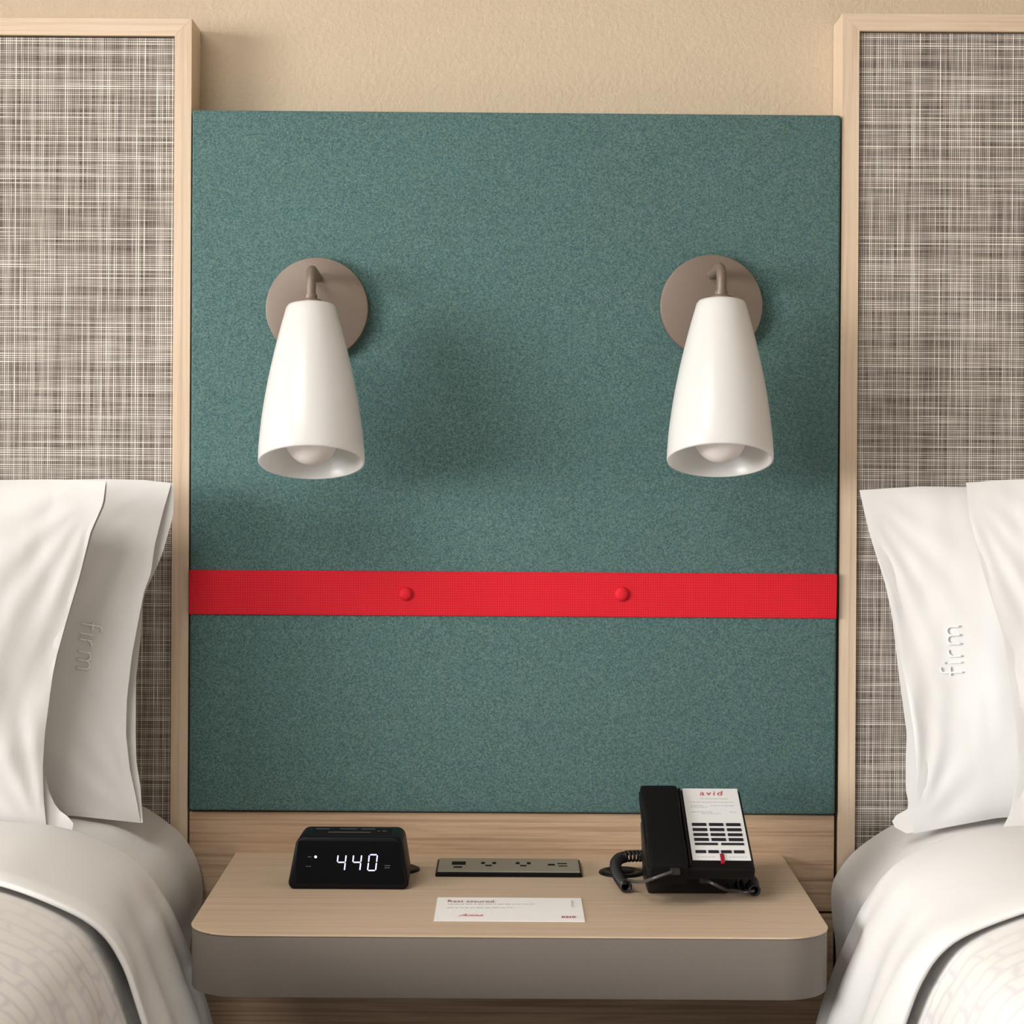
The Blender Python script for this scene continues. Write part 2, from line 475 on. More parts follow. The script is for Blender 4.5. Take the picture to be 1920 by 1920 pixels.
# ------------------------------------------------------------------ nightstand
YW = -0.072            # front of the oak backing boards
H = 0.549
ZS = ZC - H            # top of the shelf
YF = -0.530
ns = thing('floating_nightstand', 'floating oak topped nightstand with taupe rounded front between the beds', 'nightstand', (0, -0.3, 0.6))
off = ns.location
wp = thing('wood_wall_panel', 'oak wood grain wall boards behind and below the floating nightstand', 'wall panel', (0, 0, 0.3))
obj('board', quad_slab([(355, 1521.5), (1564.5, 1529), (1563.0, 1709), (353.5, 1702)], YW, -0.002, 0.0007, wp.location, 1), M['oak_panel'], wp)
obj('board', quad_slab([(353.5, 1707), (1563, 1714), (1561, 2120), (351, 2110)], YW, -0.002, 0.0007, wp.location, 1), M['oak_panel'], wp)
def shelf_outline(xl0, xr0, xl1, xr1, y0, y1, r):
    pts = [(xl0, y0)]
    pts_l = []
    # left side goes from back (xl0,y0) to front (xl1,y1); front corners rounded with radius r
    for k in range(13):
        a = PI + (PI / 2) * k / 12
        pts_l.append((xl1 + r + r * math.cos(a), y1 + r + r * math.sin(a)))
    pts += pts_l
    for k in range(13):
        a = 1.5 * PI + (PI / 2) * k / 12
        pts.append((xr1 - r + r * math.cos(a), y1 + r + r * math.sin(a)))
    pts.append((xr0, y0))
    return pts
def on_shelf(px, py):          # point of the picture on the shelf-top plane
    Y = -0.3
    for _ in range(30):
        p = P(px, py, Y); Y += (p.z - ZS) / max(1e-6, (py - VY) / F)
    return P(px, py, Y)
YW -= 0.0004
xl0 = P(442, 1600, YW).x; xr0 = P(1467, 1608, YW).x
xl1 = P(343, 1757, YF).x; xr1 = P(1568, 1757, YF).x
R = 0.062
out = shelf_outline(xl0, xr0, xl1, xr1, YW, YF, R)
b = prism_bm(out, ZS - 0.0022, ZS, 0.0006, 1); xf(b, Matrix.Translation(-off))
obj('shelf_top', b, M['oak_top'], ns)
z_bot = P(955, 1874, YF).z
inset = shelf_outline(xl0 + 0.0008, xr0 - 0.0008, xl1 + 0.0008, xr1 - 0.0008, YW, YF + 0.0008, R)
b = prism_bm(inset, z_bot, ZS - 0.0023, 0.0015, 2); xf(b, Matrix.Translation(-off))
obj('rounded_fascia', b, M['fascia'], ns, True, autosmooth=40, label='taupe grey rounded shelf front')

# cable grommets in the shelf top
def grommet(px, py, label, grp=None):
    p = on_shelf(px, py)
    g = thing('cable_grommet', label, 'grommet', (p.x, p.y, ZS))
    r = 0.031
    obj('rim', lathe_bm([(r * 0.55, 0.0002), (r * 0.55, 0.003), (r * 0.9, 0.0034), (r, 0.002), (r * 1.0, 0.0002), (r * 0.55, 0.0002)], 40), M['black'], g, True)
    b = lathe_bm([(0, 0.004), (r * 0.5, 0.004), (r * 0.545, 0.003), (r * 0.545, 0.0004), (0, 0.0004)], 32)
    obj('cap', b, M['black_soft'], g, True, autosmooth=40)
    return g
grommet(744, 1631, 'round black cable grommet peeking out behind the alarm clock')
grommet(1166, 1637, 'round black cable grommet beside the telephone cord')

# ------------------------------------------------------------------ power outlet strip
pTL = on_shelf(820, 1619); pBR = on_shelf(1091, 1645)
px0, px1 = on_shelf(818, 1634).x, on_shelf(1089.5, 1634).x
py0, py1 = on_shelf(955, 1645).y, on_shelf(955, 1619).y
oc = ((px0 + px1) / 2, (py0 + py1) / 2, ZS)
ol = thing('power_outlet_strip', 'grey metal power outlet strip with black rim set in the shelf', 'power outlet', oc)
hw, hd = (px1 - px0) / 2, (py1 - py0) / 2
obj('rim', box_bm(-hw, hw, -hd, hd, 0.0002, 0.0055, 0.0008, 1), M['black'], ol, label='thin black rim')
obj('cover_plate', box_bm(-hw + 0.0028, hw - 0.0028, -hd + 0.003, hd - 0.001, 0.0056, 0.0072, 0.0004, 1), M['steel'], ol)
plate_y = lambda py: (on_shelf(955, py).y - oc[1])
plate_x = lambda px: (on_shelf(px, 1631).x - oc[0])
def port(nm, specs):
    bm = bmesh.new()
    for (x0, x1, ya, yb) in specs:
        box_bm(plate_x(x0), plate_x(x1), plate_y(yb) , plate_y(ya), 0.0062, 0.0075, bm=bm)
    obj(nm, bm, M['dark'], ol)
port('video_port', [(847, 873, 1626, 1632)])
port('audio_port', [(851, 867, 1635.2, 1637.6)])
port('socket', [(902, 909, 1626.6, 1630.2), (923, 930, 1626.6, 1630.2), (910, 922, 1632, 1634.3)])
port('socket', [(967, 974, 1626.6, 1630.2), (988, 995, 1626.6, 1630.2), (975, 987, 1632, 1634.3)])
port('charging_port', [(1027, 1040, 1629.5, 1632.5)])
port('charging_port', [(1045, 1063, 1628, 1629.6)])
port('charging_port', [(1047, 1063, 1632.6, 1634)])

# ------------------------------------------------------------------ card
cT, cB = on_shelf(955, 1684.5).y, on_shelf(955, 1728.5).y
cx0, cx1 = on_shelf(816.8, 1706).x, on_shelf(1093, 1706).x
cc = ((cx0 + cx1) / 2, (cT + cB) / 2, ZS)
card = thing('message_card', 'small white printed message card lying near the shelf front', 'card', cc)
cw, ch = (cx1 - cx0) / 2, (cT - cB) / 2
bm = bmesh.new()
box_bm(-cw, cw, -ch, ch, 0.0003, 0.0009, bm=bm)
obj('paper', bm, M['paper'], card)
def card_pos(px, py):
    p = on_shelf(px, py); return (p.x - cc[0], p.y - cc[1])
def flat_text(nm, body, px, py, size, mat, parent, posf, shear=0, z=0.0012, rot=0, bold=0, sy=1.0, sx=1.0, spacing=1.0):
    b = text_bm(body, size, shear, bold=bold, spacing=spacing)
    x, y = posf(px, py)
    xf(b, Matrix.Translation((x, y, z)) @ Matrix.Rotation(rot, 4, 'Z') @ Matrix.Diagonal((sx, sy, 1, 1)))
    return obj(nm, b, mat, parent)
flat_text('heading_print', 'Rest assured.', 838, 1693.5, 0.0125, M['ink_maroon'], card, card_pos, z=0.0014, sx=0.92, sy=1.45)
flat_text('signature_print', 'Anna', 859, 1719.5, 0.013, M['ink_red'], card, card_pos, shear=0.6, z=0.0014, sx=1.05, sy=1.2)
bm = bmesh.new()
random.seed(9)
for (xa, xb, yy) in ((840, 1002, 1697.4), (838, 965, 1704.2)):
    x = xa
    while x < xb:
        w = random.uniform(5, 14); p = card_pos(x, yy); q = card_pos(min(x + w, xb), yy)
        box_bm(p[0], q[0], p[1] - 0.0010, p[1] + 0.0008, 0.0009, 0.0016, bm=bm); x += w + 3.0
obj('small_print', bm, M['ink_grey'], card)['kind'] = 'stuff'
bm = bmesh.new()
for k, (xa, xb) in enumerate(((1053, 1059), (1061, 1066), (1068, 1071), (1073, 1079))):
    p = card_pos(xa, 1722); q = card_pos(xb, 1722); box_bm(p[0], q[0], p[1] - 0.002, p[1] + 0.003, 0.0010, 0.0022, bm=bm)
obj('logo_print', bm, M['ink_maroon'], card)['kind'] = 'stuff'
bm = bmesh.new()
for k in range(4):
    p = card_pos(1072.5, 1692 + 3.3 * k); box_bm(p[0] - 0.0008, p[0] + 0.0008, p[1] - 0.0022, p[1] + 0.002, 0.0010, 0.0022, bm=bm)
obj('side_print', bm, M['ink_grey'], card)['kind'] = 'stuff'

# ------------------------------------------------------------------ alarm clock
cf = on_shelf(653, 1668)
ck = thing('alarm_clock', 'black digital alarm clock showing 440 in glowing digits', 'clock', (cf.x, cf.y, ZS))
hb, ht, hh = 0.0790, 0.0675, 0.066
yb0, yb1, yt0, yt1 = 0.0, 0.098, 0.010, 0.090
b = hexa([(-hb, yb0, 0), (hb, yb0, 0), (hb - 0.002, yb1, 0), (-hb + 0.002, yb1, 0), (-ht, yt0, hh), (ht, yt0, hh), (ht, yt1, hh - 0.002), (-ht, yt1, hh - 0.002)], 0.0)
bmesh.ops.bevel(b, geom=[e for e in b.edges if abs(e.verts[0].co.y - e.verts[1].co.y) > 0.05], offset=0.010, segments=6, profile=0.5, affect='EDGES')
bmesh.ops.bevel(b, geom=[e for e in b.edges if abs(e.verts[0].co.y - e.verts[1].co.y) < 0.04 and e.calc_face_angle(0) > 0.5], offset=0.003, segments=3, profile=0.5, affect='EDGES')
obj('body', b, M['black'], ck, True, autosmooth=35)
# face frame: coordinates on the sloping front
fn = Vector((0, -hh, yt0)).normalized()
def face_pt(px, py, lift=0.0006):
    # intersect the view ray through (px,py) with the front plane
    o = Vector((0, -D0, ZC)); d = (P(px, py, 0) - o)
    p0 = Vector(ck.location)
    n = Vector((0, -hh, yt0)).normalized()
    t_ = (p0 - o).dot(n) / d.dot(n)
    return o + d * t_ + n * lift - p0
def face_quad(bm, pxs, lift, th=0.0004):
    a = [face_pt(x, y, lift) for x, y in pxs]; c = [face_pt(x, y, lift - th) for x, y in pxs]
    va = [bm.verts.new(p) for p in a]; vc = [bm.verts.new(p) for p in c]
    bm.faces.new(va); bm.faces.new(vc[::-1])
    for i in range(len(va)):
        j = (i + 1) % len(va); bm.faces.new((va[i], vc[i], vc[j], va[j]))
    return bm
bm = bmesh.new()
sc_pts = []
for cxp, cyp, a0 in ((744, 1584, 1.5), (752, 1652, 0), (560, 1650, 0.5), (564, 1582, 1)):
    for k in range(6):
        a = (a0 + k / 10) * PI
        sc_pts.append((cxp + 6 * math.cos(a), cyp + 6 * math.sin(a)))
face_quad(bm, sc_pts, 0.0005, 0.0008); bmesh.ops.recalc_face_normals(bm, faces=bm.faces[:])
scr = obj('display', bm, M['gloss'], ck, label='glossy black display')
def seg(bm, a, b_, w=1.15, slim=0.0013):
    ax, ay = a; bx, by = b_; L = math.hypot(bx - ax, by - ay); ux, uy = (bx - ax) / L, (by - ay) / L
    nx_, ny_ = -uy * w, ux * w
    face_quad(bm, [(ax + nx_, ay + ny_), (ax + ux * -w, ay + uy * -w), (ax - nx_, ay - ny_), (bx - nx_, by - ny_), (bx + ux * w, by + uy * w), (bx + nx_, by + ny_)], slim)
def digit(ch_, x):
    # slanted seven segment digit, x = left px at mid height
    sl = 0.12
    def q(dx, dy): return (x + dx - sl * (dy - 15), 1602.5 + dy)
    segs = {'a': ((2.5, 0), (13.5, 0)), 'b': ((15.5, 2), (15.5, 12.5)), 'c': ((15.5, 16), (15.5, 28)), 'd': ((2.5, 29.5), (13.5, 29.5)),
            'e': ((0.5, 16), (0.5, 28)), 'f': ((0.5, 2), (0.5, 12.5)), 'g': ((2.5, 14.2), (13.5, 14.2))}
    on = {'4': 'fgbc', '0': 'abcdef'}[ch_]
    bm = bmesh.new()
    for s in on: seg(bm, q(*segs[s][0]), q(*segs[s][1]))
    bmesh.ops.recalc_face_normals(bm, faces=bm.faces[:])
    obj('digit', bm, M['led'], scr)
digit('4', 632); digit('4', 661); digit('0', 690.5)
bm = bmesh.new()
face_quad(bm, [(592 + 2.6 * math.cos(a * PI / 6), 1606.6 + 2.6 * math.sin(a * PI / 6)) for a in range(12)], 0.0013)
bmesh.ops.recalc_face_normals(bm, faces=bm.faces[:]); obj('indicator_light', bm, M['led'], scr)
bm = bmesh.new()
for x0, x1, y in ((577, 584, 1606.5), (574, 578, 1624.3), (579.5, 583, 1624.3), (721, 732, 1623), (721, 731, 1627)):
    face_quad(bm, [(x0, y - 0.8), (x1, y - 0.8), (x1, y + 0.8), (x0, y + 0.8)], 0.0012)
bmesh.ops.recalc_face_normals(bm, faces=bm.faces[:]); obj('icon_print', bm, M['ink_dark'], scr)['kind'] = 'stuff'
tb = obj('button_bar', box_bm(-0.050, 0.052, 0.026, 0.066, hh - 0.004, hh + 0.0003, 0.0006, 1), M['black_soft'], ck)
bm = bmesh.new()
for x0, x1, ya in ((-0.048, -0.030, .058), (-0.016, 0.006, .058), (0.012, 0.030, .058), (-0.030, 0.026, .036), (0.034, 0.037, .045), (0.040, 0.046, .045)):
    box_bm(x0, x1, ya, ya + 0.004, hh + 0.0002, hh + 0.0006, bm=bm)
obj('button_mark', bm, M['ink_dark'], tb)['kind'] = 'stuff'

# ------------------------------------------------------------------ telephone
# local axes: x right, y back, z up, origin on the shelf under the front edge centre
tfx0, tfx1 = 0.1705, 0.3085
TX = (tfx0 + tfx1) / 2; TY = -0.384
ph = thing('telephone', 'black desk telephone with white faceplate, handset on its left side', 'telephone', (TX, TY, ZS))
tilt = math.atan2(0.0640, 0.150)
# inclined frame: origin at the front-top edge
def inc(x, s, n):            # s along the slope (0 front .. 0.175 back), n normal offset
    return Vector((x, 0.0 + s * math.cos(tilt) - n * math.sin(tilt), 0.0485 + s * math.sin(tilt) + n * math.cos(tilt)))
IM = Matrix.Translation((0, 0, 0.0485)) @ Matrix.Rotation(tilt, 4, 'X')
W2 = (tfx1 - tfx0) / 2
SL = 0.178
# body shell: inclined slab
b = box_bm(-W2 + 0.004, W2, 0, SL, -0.017, 0.0, 0.004, 3); xf(b, IM)
obj('body', b, M['black'], ph, True, autosmooth=35)
# foot/stand below the slab (recessed)
b = hexa([(-W2 + 0.010, 0.074, 0.0), (W2 - 0.026, 0.074, 0.0), (W2 - 0.022, 0.168, 0.0), (-W2 + 0.010, 0.168, 0.0),
          (-W2 + 0.006, 0.030, 0.036), (W2 - 0.012, 0.030, 0.036), (W2 - 0.014, 0.160, 0.078), (-W2 + 0.006, 0.160, 0.078)], 0.003, 2)
for v in b.verts:
    pass
obj('stand', b, M['black'], ph, True, autosmooth=35)
bm = bmesh.new()
for fx, fy in ((-W2 + 0.022, 0.036), (W2 - 0.036, 0.036)):
    c = lathe_bm([(0, 0), (0.005, 0), (0.005, 0.0035), (0, 0.0035)], 16); xf(c, Matrix.Translation((fx, fy, 0))); merge(bm, c)
# white faceplate
def fp_local(px, py, lift=0.0):
    o = Vector((0, -D0, ZC)); d = (P(px, py, 0) - o)
    p0 = Vector(ph.location) + inc(0, 0, 0)
    n = Vector((0, -math.sin(tilt), math.cos(tilt)))
    t_ = (p0 - o).dot(n) / d.dot(n)
    w = o + d * t_ - p0
    return Vector((w.x, w.y * math.cos(tilt) + w.z * math.sin(tilt), 0))
a = [fp_local(*q) for q in ((1279, 1480.5), (1380, 1479), (1410.5, 1614), (1299, 1613))]
fx0 = (a[0].x + a[3].x) / 2; fx1 = (a[1].x + a[2].x) / 2; fs1 = (a[0].y + a[1].y) / 2; fs0 = (a[2].y + a[3].y) / 2
b = box_bm(fx0, fx1, fs0, fs1, -0.001, 0.0012, 0.0004, 1); xf(b, IM)
fpl = obj('faceplate', b, M['label'], ph, label='white printed faceplate')
FW, FH = fx1 - fx0, fs1 - fs0
def fb(bm, u0, u1, v0, v1, z0=0.0008, z1=0.0016, bev=0, seg_=1):
    """box on the faceplate: u from left 0..1, v from top 0..1"""
    return box_bm(fx0 + u0 * FW, fx0 + u1 * FW, fs1 - v1 * FH, fs1 - v0 * FH, z0, z1, bev, seg_, bm=bm)
# v is measured along the slope; picture rows mapped through the plane
def vof(py):
    return (fs1 - fp_local(1345, py).y) / FH
rows = [(1544.5, 1551.3), (1554, 1561), (1563.5, 1570.2), (1572.5, 1579.5)]
for r0, r1 in rows:
    for u0 in (0.075, 0.375, 0.675):
        bm2 = bmesh.new(); fb(bm2, u0, u0 + 0.255, vof(r0) + 0.007, vof(r1) - 0.006, 0.0005, 0.0022, 0.0004); xf(bm2, IM)
        k = obj('key', bm2, M['key'], fpl)
for u0, u1 in ((0.075, 0.475), (0.53, 0.93)):
    bm2 = bmesh.new(); fb(bm2, u0, u1, vof(1582.3), vof(1586.3), 0.0005, 0.0020, 0.0004); xf(bm2, IM); obj('key', bm2, M['key'], fpl)
for u0 in (0.065, 0.285, 0.505, 0.725):
    bm2 = bmesh.new(); fb(bm2, u0, u0 + 0.185, vof(1596), vof(1601.5), 0.0005, 0.0020, 0.0005); xf(bm2, IM); obj('key', bm2, M['key'], fpl)
b = text_bm('avid', 0.0155, 0.15, 'CENTER', spacing=1.25)
xf(b, IM @ Matrix.Translation((fx0 + FW * 0.50, fs1 - FH * 0.105, 0.0016)))
obj('logo_print', b, M['ink_red'], fpl)
bm2 = bmesh.new(); random.seed(5)
for v0, u0, u1 in ((0.155, 0.30, 0.80), (0.205, 0.1, 0.9), (0.255, 0.10, 0.34), (0.275, 0.10, 0.42), (0.255, 0.46, 0.90), (0.345, 0.10, 0.50), (0.345, 0.78, 0.90), (0.37, 0.28, 0.62), (0.965, 0.08, 0.40), (0.965, 0.62, 0.93)):
    u = u0
    while u < u1 - 0.01:
        w = random.uniform(0.03, 0.08); fb(bm2, u, min(u + w, u1), v0 - 0.0035, v0 + 0.0035, 0.0010, 0.0014); u += w + 0.015
xf(bm2, IM); obj('small_print', bm2, M['ink_grey'], fpl)['kind'] = 'stuff'
bm2 = bmesh.new(); fb(bm2, 0.475, 0.545, vof(1603.5), 1.045, -0.002, 0.0032, 0.0008); xf(bm2, IM)
obj('message_lamp', bm2, M['red_lens'], ph, label='small red message lamp')
# handset: lies in the left cradle, slightly raised; earpiece and mouthpiece thicker than the grip
hx0, hx1 = -W2 + 0.0055, fx0 - 0.007
def hs_ring(s, half, top, bot, cx):
    pts = []
    n = 20
    for k in range(n):
        a = 2 * PI * k / n
        ca, sa = math.cos(a), math.sin(a)
        ex = abs(ca) ** 0.22 * (1 if ca > 0 else -1); ez = abs(sa) ** 0.22 * (1 if sa > 0 else -1)
        pts.append(Vector((cx + half * ex, s, (top + bot) / 2 + (top - bot) / 2 * ez)))
    return pts
b = bmesh.new(); rings = []
hc = (hx0 + hx1) / 2; hw_ = (hx1 - hx0) / 2
for s, hf, tp_, bt in ((-0.0060, 0.92, 0.002, -0.016), (-0.0045, 0.98, 0.0065, -0.020), (0.002, 1.0, 0.0090, -0.021), (0.030, 1.0, 0.0100, -0.021), (0.044, 0.985, 0.0105, -0.020),
                      (0.055, 0.95, 0.0110, -0.008), (0.085, 0.94, 0.0110, -0.006), (0.115, 0.96, 0.0110, -0.008), (0.126, 1.0, 0.0105, -0.020), (0.150, 1.03, 0.0095, -0.020), (0.170, 1.02, 0.0085, -0.020),
                      (0.1765, 1.0, 0.0065, -0.019), (0.178, 0.95, 0.003, -0.015)):
    rings.append([b.verts.new(p) for p in hs_ring(s, hw_ * hf, tp_, bt, hc)])
for i in range(len(rings) - 1):
    for k in range(20): b.faces.new((rings[i][k], rings[i][(k + 1) % 20], rings[i + 1][(k + 1) % 20], rings[i + 1][k]))
b.faces.new(rings[0]); b.faces.new(rings[-1]); bmesh.ops.recalc_face_normals(b, faces=b.faces[:])
xf(b, IM)
hs = obj('handset', b, M['black_soft'], ph, True, autosmooth=50, label='black handset in its cradle')
# groove between handset and base: small cradle rail
b = box_bm(hx1 + 0.001, fx0 - 0.003, 0.002, SL - 0.003, -0.001, 0.0045, 0.001, 1); xf(b, IM); obj('cradle_rail', b, M['black'], ph)
# jack at the lower end of the handset
jk = inc(-W2 + 0.036, -0.004, -0.008)
def wpt(px, py, h):    # point seen at (px,py) at height h above the shelf, in phone coordinates
    Y = -0.3
    for _ in range(40):
        p = P(px, py, Y); Y += (p.z - (ZS + h)) / max(1e-6, (py - VY) / F)
    return P(px, py, Y) - Vector(ph.location)
def wptY(px, py, Y):
    return P(px, py, Y) - Vector(ph.location)
jp = wptY(1266, 1634, -0.397)
bm2 = box_bm(jp.x - 0.006, jp.x + 0.006, jp.y - 0.003, jp.y + 0.014, jp.z - 0.004, jp.z + 0.004, 0.001, 1)
obj('handset_jack', bm2, M['cord'], hs)
# coiled cord: one helix along a path that loops out on the left, runs behind the phone and comes out at the right
zc = 0.0087
pathpx = [(1174, 1663, zc), (1167, 1654, zc + .001), (1158, 1639, 0.012), (1154, 1622, 0.016), (1160, 1611, 0.019), (1174, 1606, 0.021), (1192, 1605, 0.020), (1210, 1605, 0.018)]
path = [wpt(*q) for q in pathpx]
e = path[-1]
path += [Vector((e.x + 0.025, e.y + 0.028, 0.011)), Vector((0.0, 0.200, 0.0075)), Vector((W2 - 0.022, 0.186, 0.0090)), Vector((W2 - 0.010, 0.12, 0.0090)), Vector((W2 - 0.010, 0.085, 0.0090)),
         wpt(1408, 1652, 0.010), wpt(1412, 1662, 0.009), wpt(1415, 1670, 0.0090)]
cen = catmull(path, 14)
# resample evenly
def resample(pts, step):
    out_ = [pts[0].copy()]; acc = 0
    for a_, b_ in zip(pts, pts[1:]):
        L = (b_ - a_).length; 
        if L < 1e-9: continue
        t_ = step - acc
        while t_ <= L:
            out_.append(a_ + (b_ - a_) * (t_ / L)); t_ += step
        acc = (acc + L) % step if True else 0
        acc = L - (t_ - step)
    return out_
pitch = 0.0032; per = 10
cen = resample(cen, pitch / per)
stretch0 = (path[5] - Vector((0, 0, 0)))
hel = []
nrm = Vector((0, 0, 1)); RC = 0.0064; ph_a = 0.0
for i, p in enumerate(cen):
    t_ = (cen[min(i + 1, len(cen) - 1)] - cen[max(i - 1, 0)]).normalized()
    nrm = (nrm - t_ * nrm.dot(t_)).normalized(); bi = t_.cross(nrm)
    ph_a += 2 * PI / per * (0.52 if (path[5].x - 0.002 < p.x < path[7].x + 0.03 and p.y > path[4].y - 0.01) else 1.0)
    a_ = ph_a
    hel.append(p + (nrm * math.cos(a_) + bi * math.sin(a_)) * RC)
coil_bm = tube_bm(hel, 0.00175, 6)
cord = obj('coiled_cord', coil_bm, M['cord'], ph, True)
lead = catmull([cen[0] + Vector((0, 0, 0.005)), wpt(1166, 1655, 0.017), wpt(1174, 1651, 0.016), wptY(1190, 1653, -0.325), wptY(1206, 1653, -0.375), wptY(1222, 1648, -0.398), wptY(1244, 1640, -0.403), jp + Vector((-0.004, -0.002, 0))], 8)
obj('cord_lead', tube_bm(lead, 0.0021, 8), M['lead'], ph, True)
bj = Vector((wptY(1323, 1650, -0.355)))
lead2 = catmull([cen[-1], wpt(1398, 1673, 0.006), wpt(1385, 1671, 0.006), wpt(1362, 1668, 0.010), wptY(1340, 1658, -0.375), bj], 8)
obj('cord_lead', tube_bm(lead2, 0.0022, 8), M['lead'], ph, True)
obj('base_jack', box_bm(bj.x - 0.008, bj.x + 0.003, bj.y - 0.003, bj.y + 0.012, bj.z - 0.004, bj.z + 0.004, 0.001, 1), M['cord'], ph)

# ------------------------------------------------------------------ wall lamps
def wall_lamp(plate_px, top_px, bot_px, label):
    base = P(plate_px[0], plate_px[1], YP)
    L = thing('wall_lamp', label, 'wall lamp', tuple(base), group=None)
    r = 96 / F * (D0 + YP - 0.014)
    b = lathe_bm([(0, 0.0003), (r * 0.985, 0.0003), (r, 0.002), (r, 0.0135), (r * 0.994, 0.0155), (r * 0.98, 0.016), (0, 0.016)], 72)
    xf(b, Matrix.Rotation(PI / 2, 4, 'X'))
    obj('backplate', b, M['taupe'], L, True, autosmooth=30)
    T = P(top_px[0], top_px[1] - 4, -0.203) - base
    B = P(bot_px[0], bot_px[1], -0.232) - base
    ax = (B - T).normalized(); Ls = (B - T).length
    zroot = P(plate_px[0], plate_px[1] - 58, YP).z - base.z
    up = -ax
    # arm: comes straight out, bends and drops along the shade axis
    e0 = Vector((0, -0.0155, zroot))
    corner = T + up * 0.040
    corner = Vector((corner.x * 0.6 + 0, corner.y, corner.z)); corner = T + up * 0.036
    pts = [e0, e0 + Vector((0, -0.02, 0))]
    # bend with a quadratic arc between the outgoing direction and the axis
    Cn = Vector((T.x + up.x * 0.045, T.y + up.y * 0.045, zroot + 0.002))
    s0 = e0.lerp(Cn, 0.72); s1 = Cn.lerp(T, 0.45)
    pts = [e0, e0.lerp(Cn, 0.4), s0] + [(s0 * (1 - t_) ** 2 + Cn * 2 * t_ * (1 - t_) + s1 * t_ * t_) for t_ in [k / 10 for k in range(1, 11)]] + [T + up * 0.001]
    obj('arm', tube_bm(pts, 0.0068, 20), M['taupe'], L, True, autosmooth=40)
    q = ax.to_track_quat('Z', 'X').to_matrix().to_4x4()
    MT = Matrix.Translation(T) @ q
    b = lathe_bm([(0.0068, -0.012), (0.0085, -0.0115), (0.0085, -0.006), (0.0145, -0.004), (0.0155, -0.002), (0.0155, 0.0015), (0.0, 0.0015)], 40); xf(b, MT)
    obj('collar', b, M['taupe'], L, True, autosmooth=30)
    dm = (D0 - 0.24)
    R0 = 0.0335; R1 = 100 / F * (D0 - 0.240)
    prof = [(0.012, 0.001), (R0 - 0.008, 0.0012), (R0 - 0.003, 0.0026), (R0 - 0.0003, 0.0065)]
    tab = [(0.0, R0), (0.16, 0.0428), (0.43, 0.0557), (0.68, 0.0638), (0.86, 0.0682), (1.0, R1)]
    for k in range(1, 25):
        f = k / 24
        # smooth interpolation of the outline
        rr = 0.0335 + (R1 - 0.0335) * (1 - (1 - f) ** 1.62)
        prof.append((rr, 0.008 + (Ls - 0.010) * f))
    th = 0.0035
    inner = [(max(0.004, r_ - th), z_ + (0.002 if z_ < 0.01 else 0)) for r_, z_ in prof[::-1]]
    lip = [(R1 - th * 0.2, Ls - 0.0003), (R1 - th * 0.8, Ls - 0.0003)]
    b = lathe_bm(prof + lip + inner, 72)
    rot3 = q.to_3x3(); tk = math.tan(math.radians(11.0))
    for v in b.verts:      # the mouth of the shade is cut at a slant towards the room
        wy = (rot3 @ Vector((v.co.x, v.co.y, 0))).y
        v.co.z += wy * tk * max(0.0, v.co.z / Ls) ** 2
    xf(b, MT)
    obj('shade', b, M['shade'], L, True, autosmooth=60)
    # bulb inside
    br = 0.0355; zb = Ls - 0.033
    pr = [(0, zb + br)]
    for k in range(1, 15):
        a_ = PI * k / 20
        pr.append((br * math.sin(a_), zb + br * math.cos(a_)))
    pr += [(0.018, zb - 0.045), (0.0135, zb - 0.06), (0.0135, 0.02), (0, 0.02)]
    b = lathe_bm(pr, 40); xf(b, MT)
    obj('bulb', b, M['bulb'], L, True)
    return L
wall_lamp((596, 580), (583, 573), (584, 868), 'white glass wall lamp on round taupe plate, above the alarm clock')
wall_lamp((1332, 575), (1352.5, 566), (1350, 864), 'white glass wall lamp on round taupe plate, above the telephone')

